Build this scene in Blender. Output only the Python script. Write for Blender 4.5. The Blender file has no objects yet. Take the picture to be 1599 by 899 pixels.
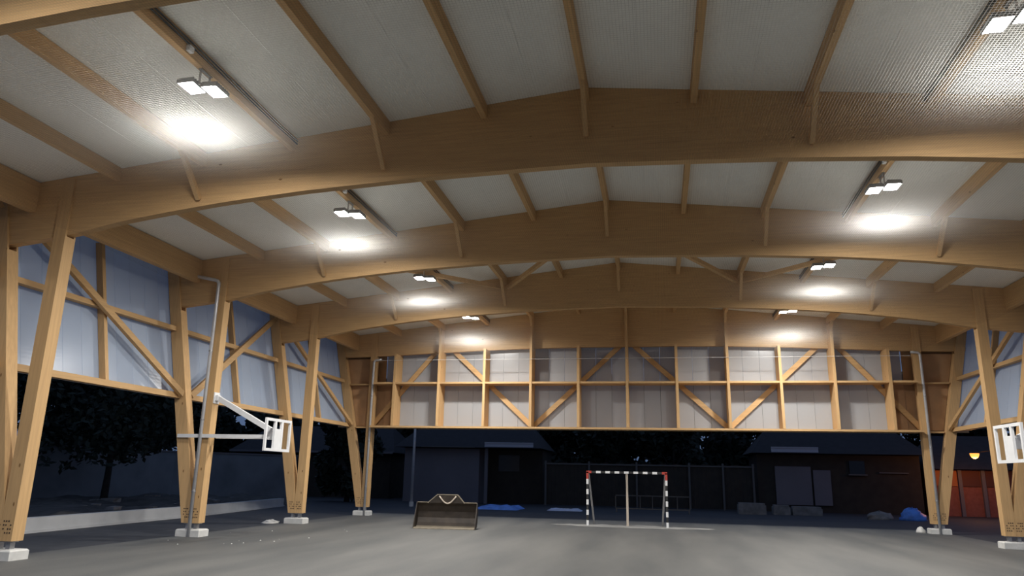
import bpy, math, random
from mathutils import Vector, Matrix

random.seed(7)
scene = bpy.context.scene
col = scene.collection

# ------------------------------------------------------------------ camera
YAW, PIT, ROL = 0.1958, 0.2487, 0.0210
CAM = Vector((1.2271, 0.0, 1.8346))
fw = Vector((-math.sin(YAW) * math.cos(PIT), math.cos(YAW) * math.cos(PIT), math.sin(PIT)))
rt = Vector((math.cos(YAW), math.sin(YAW), 0))
up = rt.cross(fw)
r2 = rt * math.cos(ROL) + up * math.sin(ROL)
u2 = up * math.cos(ROL) - rt * math.sin(ROL)
cd = bpy.data.cameras.new('camera')
cd.sensor_width = 36.0
cd.lens = 1152.45 / 1599 * 36.0
cd.clip_end = 400
cam = bpy.data.objects.new('camera', cd)
cam.matrix_world = Matrix(((r2.x, u2.x, -fw.x, CAM.x), (r2.y, u2.y, -fw.y, CAM.y), (r2.z, u2.z, -fw.z, CAM.z), (0, 0, 0, 1)))
col.objects.link(cam)
scene.camera = cam

# ------------------------------------------------------------------ world: late dusk
w = bpy.data.worlds.new('dusk')
scene.world = w
w.use_nodes = True
bg = w.node_tree.nodes['Background']
bg.inputs['Color'].default_value = (0.36, 0.55, 1.0, 1)
bg.inputs['Strength'].default_value = 0.225

LAMP_STRENGTH = 960.0
LAMP_COLOR = (1.0, 0.965, 0.915)

# ------------------------------------------------------------------ view
scene.view_settings.view_transform = 'Standard'
scene.view_settings.look = 'None'
scene.view_settings.gamma = 1
scene.view_settings.use_curve_mapping = False
scene.view_settings.exposure = 0.0
scene.cycles.use_denoising = True
scene.cycles.max_bounces = 8
scene.cycles.diffuse_bounces = 5
scene.cycles.transparent_max_bounces = 12
scene.cycles.sample_clamp_indirect = 6.0


# ------------------------------------------------------------------ materials
def newmat(name):
    m = bpy.data.materials.new(name)
    m.use_nodes = True
    return m, m.node_tree.nodes, m.node_tree.links, m.node_tree.nodes['Principled BSDF']


def plain(name, color, rough=0.6, metal=0.0, var=0.0, scale=3.0, bump=0.0):
    m, n, l, b = newmat(name)
    b.inputs['Roughness'].default_value = rough
    b.inputs['Metallic'].default_value = metal
    if var > 0:
        tc = n.new('ShaderNodeTexCoord')
        no = n.new('ShaderNodeTexNoise')
        no.inputs['Scale'].default_value = scale
        no.inputs['Detail'].default_value = 6
        l.new(tc.outputs['Object'], no.inputs['Vector'])
        cr = n.new('ShaderNodeValToRGB')
        cr.color_ramp.elements[0].position = 0.3
        cr.color_ramp.elements[1].position = 0.7
        cr.color_ramp.elements[0].color = tuple(c * (1 - var) for c in color) + (1,)
        cr.color_ramp.elements[1].color = tuple(min(1, c * (1 + var)) for c in color) + (1,)
        l.new(no.outputs['Fac'], cr.inputs['Fac'])
        l.new(cr.outputs['Color'], b.inputs['Base Color'])
        if bump > 0:
            bp = n.new('ShaderNodeBump')
            bp.inputs['Strength'].default_value = bump
            bp.inputs['Distance'].default_value = 0.02
            l.new(no.outputs['Fac'], bp.inputs['Height'])
            l.new(bp.outputs['Normal'], b.inputs['Normal'])
    else:
        b.inputs['Base Color'].default_value = tuple(color) + (1,)
    return m


def wood(name, axis, tint=(0.60, 0.385, 0.185), lam=False):
    m, n, l, b = newmat(name)
    b.inputs['Roughness'].default_value = 0.62
    b.inputs['Specular IOR Level'].default_value = 0.25
    tc = n.new('ShaderNodeTexCoord')
    mp = n.new('ShaderNodeMapping')
    sc = [9.0, 9.0, 9.0]
    sc[axis] = 0.45
    mp.inputs['Scale'].default_value = sc
    l.new(tc.outputs['Object'], mp.inputs['Vector'])
    no = n.new('ShaderNodeTexNoise')
    no.inputs['Scale'].default_value = 2.2
    no.inputs['Detail'].default_value = 7
    no.inputs['Distortion'].default_value = 0.4
    l.new(mp.outputs['Vector'], no.inputs['Vector'])
    cr = n.new('ShaderNodeValToRGB')
    e = cr.color_ramp.elements
    e[0].position = 0.25
    e[1].position = 0.75
    e[0].color = tuple(c * 0.86 for c in tint) + (1,)
    e[1].color = tuple(min(1, c * 1.10) for c in tint) + (1,)
    l.new(no.outputs['Fac'], cr.inputs['Fac'])
    # knots
    vo = n.new('ShaderNodeTexVoronoi')
    vo.inputs['Scale'].default_value = 1.5
    mp2 = n.new('ShaderNodeMapping')
    s2 = [1.6, 1.6, 1.6]
    s2[axis] = 0.8
    mp2.inputs['Scale'].default_value = s2
    l.new(tc.outputs['Object'], mp2.inputs['Vector'])
    l.new(mp2.outputs['Vector'], vo.inputs['Vector'])
    kr = n.new('ShaderNodeValToRGB')
    kr.color_ramp.elements[0].position = 0.035
    kr.color_ramp.elements[1].position = 0.06
    kr.color_ramp.elements[0].color = (0.45, 0.38, 0.3, 1)
    kr.color_ramp.elements[1].color = (1, 1, 1, 1)
    l.new(vo.outputs['Distance'], kr.inputs['Fac'])
    mx = n.new('ShaderNodeMix')
    mx.data_type = 'RGBA'
    mx.blend_type = 'MULTIPLY'
    mx.inputs[0].default_value = 1.0
    l.new(cr.outputs['Color'], mx.inputs[6])
    l.new(kr.outputs['Color'], mx.inputs[7])
    last = mx.outputs[2]
    if lam:  # glulam lamellae: faint glue lines every 45 mm
        sp = n.new('ShaderNodeSeparateXYZ')
        l.new(tc.outputs['Object'], sp.inputs[0])
        md = n.new('ShaderNodeMath')
        md.operation = 'PINGPONG'
        md.inputs[1].default_value = 0.045
        l.new(sp.outputs['Z'], md.inputs[0])
        lr = n.new('ShaderNodeMapRange')
        lr.inputs[1].default_value = 0.0
        lr.inputs[2].default_value = 0.006
        lr.inputs[3].default_value = 0.88
        lr.inputs[4].default_value = 1.0
        l.new(md.outputs[0], lr.inputs[0])
        m2 = n.new('ShaderNodeMix')
        m2.data_type = 'RGBA'
        m2.blend_type = 'MULTIPLY'
        m2.inputs[0].default_value = 1.0
        l.new(last, m2.inputs[6])
        l.new(lr.outputs[0], m2.inputs[7])
        last = m2.outputs[2]
    oi = n.new('ShaderNodeObjectInfo')
    hs = n.new('ShaderNodeHueSaturation')
    vr = n.new('ShaderNodeMapRange')
    vr.inputs[3].default_value = 0.92
    vr.inputs[4].default_value = 1.06
    l.new(oi.outputs['Random'], vr.inputs[0])
    l.new(vr.outputs[0], hs.inputs['Value'])
    l.new(last, hs.inputs['Color'])
    l.new(hs.outputs['Color'], b.inputs['Base Color'])
    return m


M = {}
M['beam'] = wood('glulam_beam', 0, lam=True)
M['wood_x'] = wood('timber_across', 0)
M['wood_y'] = wood('timber_along', 1)
M['wood_z'] = wood('timber_upright', 2)
M['ply'] = plain('plywood', (0.42, 0.25, 0.13), 0.7, 0, 0.12, 2.0)
M['roof'] = plain('roof_sheet', (0.86, 0.87, 0.83), 0.5, 0, 0.03, 1.0)
M['roof_dark'] = plain('roof_backing', (0.25, 0.25, 0.26), 0.7)
M['steel'] = plain('galvanised_steel', (0.42, 0.42, 0.43), 0.42, 0.75, 0.1, 8)
M['pipe'] = plain('zinc_pipe', (0.60, 0.61, 0.63), 0.35, 0.25, 0.06, 6)
M['dark_steel'] = plain('dark_steel', (0.06, 0.045, 0.035), 0.6, 0.3)
M['white'] = plain('white_paint', (0.78, 0.79, 0.80), 0.4, 0, 0.03, 5)
M['concrete'] = plain('pale_concrete', (0.62, 0.62, 0.60), 0.85, 0, 0.10, 6, 0.3)
M['kerb'] = plain('kerb_concrete', (0.45, 0.46, 0.47), 0.8, 0, 0.08, 1.5, 0.2)
M['black_paint'] = plain('black_paint', (0.02, 0.02, 0.02), 0.5)
M['red_paint'] = plain('red_paint', (0.45, 0.05, 0.035), 0.5)
M['cable'] = plain('black_cable', (0.03, 0.03, 0.03), 0.6)
M['housing'] = plain('lamp_housing', (0.18, 0.18, 0.19), 0.45, 0.5)
M['rust'] = plain('worn_bucket_steel', (0.030, 0.022, 0.016), 0.6, 0.2, 0.4, 4, 0.2)
M['worn'] = plain('scraped_steel', (0.26, 0.225, 0.17), 0.5, 0.4, 0.25, 6)
M['chain'] = plain('pale_hose', (0.55, 0.48, 0.40), 0.6)
M['rope'] = plain('net_rope', (0.7, 0.7, 0.7), 0.6)
M['leaf'] = plain('dark_leaves', (0.011, 0.018, 0.009), 0.7, 0, 0.3, 1)
M['bark'] = plain('bark', (0.035, 0.03, 0.028), 0.9, 0, 0.3, 5)
M['render_wall'] = plain('house_render', (0.20, 0.18, 0.19), 0.85, 0, 0.06, 0.8)
M['dark_wall'] = plain('dark_boarding', (0.045, 0.034, 0.024), 0.85, 0, 0.2, 2)
M['dark_post'] = plain('weathered_post', (0.14, 0.13, 0.12), 0.85)
M['tile'] = plain('roof_tiles', (0.022, 0.020, 0.024), 0.8, 0, 0.2, 3)
M['fascia'] = plain('pale_fascia', (0.45, 0.45, 0.5), 0.6)
M['void'] = plain('dark_glass', (0.015, 0.015, 0.018), 0.25)
M['brick'] = plain('red_brick', (0.33, 0.12, 0.085), 0.85, 0, 0.15, 5)
M['brick_dark'] = plain('dark_shutter', (0.14, 0.05, 0.03), 0.7)
M['shutter'] = plain('orange_shutter', (0.50, 0.18, 0.06), 0.7)
M['tarp'] = plain('blue_tarp', (0.12, 0.30, 0.85), 0.4, 0, 0.25, 3)
M['pale_sheet'] = plain('pale_sheet', (0.55, 0.62, 0.8), 0.5, 0, 0.1, 3)
M['soil'] = plain('soil', (0.06, 0.055, 0.05), 0.95, 0, 0.45, 1.6, 0.6)
M['stone'] = plain('rubble_stone', (0.22, 0.21, 0.20), 0.9, 0, 0.3, 3)
M['garden_wall'] = plain('garden_wall_render', (0.24, 0.25, 0.26), 0.9, 0, 0.18, 0.6)
M['dust'] = plain('pale_dust', (0.25, 0.25, 0.24), 0.9, 0, 0.25, 1.2)


def emit(name, color, strength):
    m, n, l, b = newmat(name)
    b.inputs['Base Color'].default_value = (0.8, 0.8, 0.8, 1)
    b.inputs['Emission Color'].default_value = tuple(color) + (1,)
    b.inputs['Emission Strength'].default_value = strength
    return m


M['led'] = emit('led_lens', LAMP_COLOR, LAMP_STRENGTH)
M['sodium'] = emit('sodium_lens', (1.0, 0.30, 0.03), 2.4)


def cladding_mat(name, base, trans, tcol):
    m, n, l, b = newmat(name)
    out = n['Material Output']
    tc = n.new('ShaderNodeTexCoord')
    b.inputs['Base Color'].default_value = base + (1,)
    b.inputs['Roughness'].default_value = 0.24
    b.inputs['IOR'].default_value = 1.55
    b.inputs['Specular IOR Level'].default_value = 0.5
    tr = n.new('ShaderNodeBsdfTranslucent')
    tr.inputs['Color'].default_value = tcol + (1,)
    oi = n.new('ShaderNodeObjectInfo')
    mr = n.new('ShaderNodeMapRange')
    mr.inputs[3].default_value = trans - 0.04
    mr.inputs[4].default_value = trans + 0.04
    l.new(oi.outputs['Random'], mr.inputs[0])
    # flute ribs of the sheet
    wv = n.new('ShaderNodeTexWave')
    wv.inputs['Scale'].default_value = 16
    l.new(tc.outputs['Object'], wv.inputs['Vector'])
    bp = n.new('ShaderNodeBump')
    bp.inputs['Strength'].default_value = 0.04
    bp.inputs['Distance'].default_value = 0.01
    l.new(wv.outputs['Fac'], bp.inputs['Height'])
    l.new(bp.outputs['Normal'], b.inputs['Normal'])
    mx = n.new('ShaderNodeMixShader')
    l.new(mr.outputs[0], mx.inputs[0])
    l.new(b.outputs[0], mx.inputs[1])
    l.new(tr.outputs[0], mx.inputs[2])
    l.new(mx.outputs[0], out.inputs['Surface'])
    return m


M['clad'] = cladding_mat('milky_polycarbonate', (0.55, 0.555, 0.56), 0.38, (0.80, 0.84, 0.90))
M['clad_dusk_tint'] = cladding_mat('dusk_tinted_polycarbonate', (0.66, 0.74, 0.84), 0.56, (0.80, 0.88, 1.0))  # milky sheet with the blue of the dusk skylight put into its colour


def net_mat():
    m, n, l, b = newmat('knotted_net')
    out = n['Material Output']
    n.remove(b)
    tc = n.new('ShaderNodeTexCoord')
    sp = n.new('ShaderNodeSeparateXYZ')
    l.new(tc.outputs['Object'], sp.inputs[0])
    ends, tilt = [], []

    def math_(op, a, b=None):
        q = n.new('ShaderNodeMath')
        q.operation = op
        for idx, v in enumerate((a, b)):
            if v is None:
                continue
            if isinstance(v, (int, float)):
                q.inputs[idx].default_value = v
            else:
                l.new(v, q.inputs[idx])
        return q.outputs[0]

    PITCH, HALF = 0.045, 0.0040
    for ax in ('X', 'Y'):
        c = math_('DIVIDE', sp.outputs[ax], PITCH)
        o = math_('SUBTRACT', math_('FRACT', c), 0.5)           # -0.5 .. 0.5, strand at 0
        o = math_('MULTIPLY', o, PITCH / HALF)                  # -1 .. 1 across the strand
        mask = math_('LESS_THAN', math_('ABSOLUTE', o), 1.0)
        ends.append(mask)
        tilt.append(math_('MULTIPLY', math_('MULTIPLY', o, mask), 1.7))
    nv_ = n.new('ShaderNodeCombineXYZ')
    l.new(tilt[0], nv_.inputs[0])
    l.new(tilt[1], nv_.inputs[1])
    nv_.inputs[2].default_value = 1.0
    nn = n.new('ShaderNodeVectorMath')
    nn.operation = 'NORMALIZE'
    l.new(nv_.outputs[0], nn.inputs[0])
    mxm = n.new('ShaderNodeMath')
    mxm.operation = 'MAXIMUM'
    l.new(ends[0], mxm.inputs[0])
    l.new(ends[1], mxm.inputs[1])
    al = n.new('ShaderNodeMath')
    al.operation = 'MULTIPLY'
    al.inputs[1].default_value = NET_ALPHA
    l.new(mxm.outputs[0], al.inputs[0])
    df = n.new('ShaderNodeBsdfDiffuse')
    df.inputs['Color'].default_value = (0.8, 0.8, 0.78, 1)
    tl = n.new('ShaderNodeBsdfTranslucent')
    tl.inputs['Color'].default_value = (0.8, 0.8, 0.78, 1)
    for q in (df, tl):
        l.new(nn.outputs[0], q.inputs['Normal'])
    ms = n.new('ShaderNodeMixShader')
    ms.inputs[0].default_value = 0.5
    l.new(df.outputs[0], ms.inputs[1])
    l.new(tl.outputs[0], ms.inputs[2])
    tp = n.new('ShaderNodeBsdfTransparent')
    mo = n.new('ShaderNodeMixShader')
    l.new(al.outputs[0], mo.inputs[0])
    l.new(tp.outputs[0], mo.inputs[1])
    l.new(ms.outputs[0], mo.inputs[2])
    l.new(mo.outputs[0], out.inputs['Surface'])
    return m


NET_ALPHA = 0.19
M['net'] = net_mat()


def floor_mat():
    m, n, l, b = newmat('worn_asphalt_slab')
    tc = n.new('ShaderNodeTexCoord')
    fine = n.new('ShaderNodeTexNoise')
    fine.inputs['Scale'].default_value = 45
    fine.inputs['Detail'].default_value = 8
    l.new(tc.outputs['Object'], fine.inputs['Vector'])
    mp = n.new('ShaderNodeMapping')
    mp.inputs['Rotation'].default_value = (0, 0, 0.5)
    mp.inputs['Scale'].default_value = (0.9, 0.16, 1)
    l.new(tc.outputs['Object'], mp.inputs['Vector'])
    big = n.new('ShaderNodeTexNoise')
    big.inputs['Scale'].default_value = 0.8
    big.inputs['Detail'].default_value = 5
    l.new(mp.outputs['Vector'], big.inputs['Vector'])
    add = n.new('ShaderNodeMix')
    add.data_type = 'FLOAT'
    add.inputs[0].default_value = 0.4
    l.new(big.outputs['Fac'], add.inputs[2])
    l.new(fine.outputs['Fac'], add.inputs[3])
    cr = n.new('ShaderNodeValToRGB')
    e = cr.color_ramp.elements
    e[0].position = 0.38
    e[1].position = 0.62
    e[0].color = (0.056, 0.060, 0.061, 1)
    e[1].color = (0.118, 0.118, 0.112, 1)
    l.new(add.outputs[0], cr.inputs['Fac'])
    l.new(cr.outputs['Color'], b.inputs['Base Color'])
    b.inputs['Roughness'].default_value = 0.7
    bp = n.new('ShaderNodeBump')
    bp.inputs['Strength'].default_value = 0.25
    bp.inputs['Distance'].default_value = 0.01
    l.new(fine.outputs['Fac'], bp.inputs['Height'])
    l.new(bp.outputs['Normal'], b.inputs['Normal'])
    return m


M['floor'] = floor_mat()
M['tarmac'] = plain('dark_tarmac', (0.032, 0.034, 0.040), 0.75, 0, 0.25, 2.5, 0.2)


# ------------------------------------------------------------------ geometry helpers
class MB:
    """collects pieces of one mesh in world coordinates"""

    def __init__(self):
        self.v, self.f = [], []

    def add(self, v, f):
        o = len(self.v)
        self.v += [tuple(p) for p in v]
        self.f += [tuple(i + o for i in q) for q in f]
        return self

    def box(self, x0, x1, y0, y1, z0, z1):
        v = [(x0, y0, z0), (x1, y0, z0), (x1, y1, z0), (x0, y1, z0), (x0, y0, z1), (x1, y0, z1), (x1, y1, z1), (x0, y1, z1)]
        return self.add(v, BOXF)

    def bar(self, a, b, wd, ht, side=(1, 0, 0)):
        """rectangular bar from a to b; wd measured along side, ht across"""
        a, b = Vector(a), Vector(b)
        d = (b - a).normalized()
        s = Vector(side)
        s = (s - d * s.dot(d)).normalized()
        t = d.cross(s)
        v = []
        for p in (a, b):
            for i, j in ((-1, -1), (1, -1), (1, 1), (-1, 1)):
                v.append(p + s * (wd / 2 * i) + t * (ht / 2 * j))
        return self.add(v, [(0, 3, 2, 1), (4, 5, 6, 7), (0, 1, 5, 4), (1, 2, 6, 5), (2, 3, 7, 6), (3, 0, 4, 7)])

    def tube(self, pts, r, n=8, cap=True):
        pts = [Vector(p) for p in pts]
        o = len(self.v)
        prev = None
        for k, p in enumerate(pts):
            if k == 0:
                d = pts[1] - pts[0]
            elif k == len(pts) - 1:
                d = pts[-1] - pts[-2]
            else:
                d = (pts[k + 1] - pts[k]).normalized() + (pts[k] - pts[k - 1]).normalized()
            d.normalize()
            if prev is None:
                s = d.orthogonal().normalized()
            else:
                s = (prev - d * prev.dot(d)).normalized()
            prev = s
            t = d.cross(s)
            rr = r[k] if isinstance(r, (list, tuple)) else r
            for i in range(n):
                a = 2 * math.pi * i / n
                self.v.append(tuple(p + s * (rr * math.cos(a)) + t * (rr * math.sin(a))))
        for k in range(len(pts) - 1):
            for i in range(n):
                j = (i + 1) % n
                self.f.append((o + k * n + i, o + k * n + j, o + (k + 1) * n + j, o + (k + 1) * n + i))
        if cap:
            self.f.append(tuple(o + i for i in reversed(range(n))))
            self.f.append(tuple(o + (len(pts) - 1) * n + i for i in range(n)))
        return self

    def prism_y(self, prof, y0, y1):
        """closed x-z profile extruded along y"""
        n = len(prof)
        v = [(x, y0, z) for x, z in prof] + [(x, y1, z) for x, z in prof]
        f = [tuple(range(n)), tuple(reversed(range(n, 2 * n)))]
        f += [(i, i + n, (i + 1) % n + n, (i + 1) % n) for i in range(n)]
        return self.add(v, f)

    def strip(self, lower, upper, y0, y1):
        """x-z strip between two polylines of equal length, extruded along y (quads)"""
        n = len(lower)
        o = len(self.v)
        for y in (y0, y1):
            for x, z in lower:
                self.v.append((x, y, z))
            for x, z in upper:
                self.v.append((x, y, z))
        L = lambda k, i: o + k * 2 * n + i
        U = lambda k, i: o + k * 2 * n + n + i
        for i in range(n - 1):
            self.f += [(L(0, i), L(0, i + 1), U(0, i + 1), U(0, i)), (L(1, i + 1), L(1, i), U(1, i), U(1, i + 1)),
                       (L(0, i + 1), L(0, i), L(1, i), L(1, i + 1)), (U(0, i), U(0, i + 1), U(1, i + 1), U(1, i))]
        self.f += [(L(0, 0), U(0, 0), U(1, 0), L(1, 0)), (U(0, n - 1), L(0, n - 1), L(1, n - 1), U(1, n - 1))]
        return self

    def build(self, name, mat, parent=None, smooth=False):
        base = Vector((0, 0, 0))
        p = parent
        while p is not None:
            base += p.location
            p = p.parent
        me = bpy.data.meshes.new(name)
        me.from_pydata([(a - base.x, b - base.y, c - base.z) for a, b, c in self.v], [], self.f)
        me.update()
        if smooth:
            me.polygons.foreach_set('use_smooth', [True] * len(me.polygons))
        mats = mat if isinstance(mat, (list, tuple)) else [mat]
        for mm in mats:
            me.materials.append(M[mm])
        o = bpy.data.objects.new(name, me)
        col.objects.link(o)
        if parent is not None:
            o.parent = parent
        return o


BOXF = [(0, 3, 2, 1), (4, 5, 6, 7), (0, 1, 5, 4), (1, 2, 6, 5), (2, 3, 7, 6), (3, 0, 4, 7)]


def empty(name, loc=(0, 0, 0)):
    o = bpy.data.objects.new(name, None)
    o.empty_display_size = 0.2
    o.location = loc
    col.objects.link(o)
    return o


def tag(o, label, cat, group=None):
    o['label'] = label
    o['category'] = cat
    if group:
        o['group'] = group
    return o


def struct(o, label=None, cat=None):
    o['kind'] = 'structure'
    if label:
        o['label'] = label
    if cat:
        o['category'] = cat
    return o


def copy_tree(o, parent=None):
    c = o.copy()
    col.objects.link(c)
    c.parent = parent
    for ch in list(o.children):
        copy_tree(ch, c)
    return c


# ------------------------------------------------------------------ dimensions of the hall
F1, BAY = 13.36, 6.283
F = [F1 + BAY * k for k in range(-1, 4)]       # front faces of the five portal frames
S = 2.081                                      # purlin pitch
YC = 32.62                                     # inner face of the end cladding
roofz = lambda x: 9.40 - 0.106 * abs(x)
SOF = [(0, 7.76), (2, 7.705), (3.5, 7.655), (5.8, 7.53), (7.0, 7.43), (7.9, 7.345), (8.9, 7.22), (10.0, 7.07), (10.6, 6.96), (11.3, 6.81), (12.3, 6.69), (13.6, 6.55)]
SOFE = [(0, 7.39), (2, 7.39), (4.4, 7.36), (6.5, 7.29), (8.8, 7.19), (10.9, 7.09), (11.8, 7.06), (13.6, 7.03)]


def interp(tab, x):
    x = abs(x)
    for (a, za), (b, zb) in zip(tab, tab[1:]):
        if x <= b:
            return za + (zb - za) * (x - a) / (b - a)
    return tab[-1][1]


soffit = lambda x: interp(SOF, x)
XS = [-13.45 + 26.9 * i / 64 for i in range(65)]

# ------------------------------------------------------------------ ground
fl = struct(MB().box(-12.15, 12.15, -6, 34.6, -0.2, 0.0).build('floor', 'floor'), 'grey worn asphalt floor of the covered court', 'floor')
g = MB()
g.box(-90, 90, -30, -6, -0.4, -0.012).box(-90, 90, 34.6, 110, -0.4, -0.012).box(-90, -12.15, -6, 34.6, -0.4, -0.012).box(12.15, 90, -6, 34.6, -0.4, -0.012)
struct(g.build('floor_outside', 'tarmac'), 'dark tarmac ground around the open hall', 'ground')
# pale dusty strip below the goal, with ragged outline
rng = random.Random(3)
pv, pf = [], []
N = 26
for i in range(N + 1):
    x = -3.1 + 6.4 * i / N
    e = max(0.0, math.sin(math.pi * i / N)) ** 0.5
    pv.append((x, 30.45 - 0.55 * e - 0.45 * rng.random() * e, 0.004))
    pv.append((x, 30.45 + 0.55 * e + 0.5 * rng.random() * e, 0.004))
for i in range(N):
    pf.append((2 * i, 2 * i + 2, 2 * i + 3, 2 * i + 1))
ds = MB().add(pv, pf).build('dust_strip', 'dust', fl)
# scattered pale crumbs on the slab near the second left column
cr = MB()
for i in range(14):
    x, y = rng.uniform(-11.6, -8.5), rng.uniform(17, 24)
    s = rng.uniform(0.008, 0.02)
    cr.add([(x - s, y - s, 0), (x + s, y - s * .6, 0), (x + s * .7, y + s, 0), (x - s * .8, y + s * .7, 0), (x, y, s)], [(0, 1, 4), (1, 2, 4), (2, 3, 4), (3, 0, 4), (3, 2, 1, 0)])
cb = cr.build('concrete_crumbs', 'concrete', fl)
cb['kind'] = 'stuff'

# ------------------------------------------------------------------ ceiling: roof sheets, purlins, braces
ceil = struct(empty('ceiling'), 'pale grey sheet roof underside carried by timber purlins', 'ceiling')
Y0R, Y1R = 0.6, 33.3
pw = S / 2
sl = math.atan(0.106)
for side in (-1, 1):
    for i in range(13):
        xa, xb = i * pw + 0.002, (i + 1) * pw - 0.002
        v = [(side * xa, Y0R, roofz(xa)), (side * xb, Y0R, roofz(xb)), (side * xb, Y1R, roofz(xb)), (side * xa, Y1R, roofz(xa))]
        v += [(x, y, z + 0.05) for x, y, z in v]
        MB().add(v, BOXF).build('roof_panel', 'roof', ceil)
bk = MB()
xm = 13 * pw + 0.15
bk.add([(-xm, Y0R, roofz(xm) + .06), (0, Y0R, 9.46), (xm, Y0R, roofz(xm) + .06), (xm, Y1R, roofz(xm) + .06), (0, Y1R, 9.46), (-xm, Y1R, roofz(xm) + .06)], [(0, 1, 4, 5), (1, 2, 3, 4)])
bk.build('roof_backing', 'roof_dark', ceil)

PW, PH = 0.12, 0.30
pur_proto, brace_proto, eave_proto, cond_proto = {}, None, None, None
bl = BAY - 0.2
pm = MB().box(-PW / 2, PW / 2, 0, bl, -PH, 0).build('purlin', 'wood_y', ceil)
em = MB().box(-0.09, 0.09, 0, bl, -0.70, 0).build('eaves_beam', 'wood_y', ceil)
bm_ = MB().bar((0, -0.02, -1.06), (0, -0.80, -PH + 0.04), 0.09, 0.11).build('knee_brace', 'wood_z', None)
cm_ = MB().tube([(0, 0, 0), (0, bl, 0)], 0.016, 6).build('conduit', 'cable', None)
jb_ = MB().box(-0.035, 0.035, -0.06, 0.06, -0.05, 0.05).box(-0.02, 0.02, -0.075, -0.06, -0.03, 0.03).build('junction_box', 'white', None)
protos_used = set()


def place(proto, parent, loc):
    if proto.name in protos_used:
        o = proto.copy()
        col.objects.link(o)
    else:
        o = proto
        protos_used.add(proto.name)
    o.parent = parent
    o.location = loc
    return o


for k in range(-1, 4):
    y0 = F[0] + BAY * k + 0.2
    for i in range(-5, 6):
        x = i * S
        p = place(pm, ceil, (x, y0, roofz(x) - 0.002))
        if i % 2 == 0:
            place(bm_, p, (0, bl, 0))
        if abs(i) == 3:
            place(cm_, p, (-math.copysign(PW / 2 + 0.024, i), 0, -0.07))
            place(cm_, p, (-math.copysign(PW / 2 + 0.024, i), 0, -0.14))
            place(jb_, p, (-math.copysign(PW / 2 + 0.037, i), bl / 2 - 0.75, -0.22))
    for s in (-1, 1):
        place(em, ceil, (s * 12.49, y0, roofz(12.49 + .09) - 0.002))
# wind bracing in the roof plane of the third bay
for a, b in ((-4, -2), (0, -2), (0, 2), (4, 2)):
    za, zb = roofz(a * S) - 0.40, roofz(b * S) - 0.40
    MB().bar((a * S + math.copysign(.1, b - a), F[2] + 0.22, za), (b * S - math.copysign(.1, b - a), F[3] - 0.05, zb), 0.12, 0.14).build('wind_brace', 'wood_y', ceil)

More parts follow.
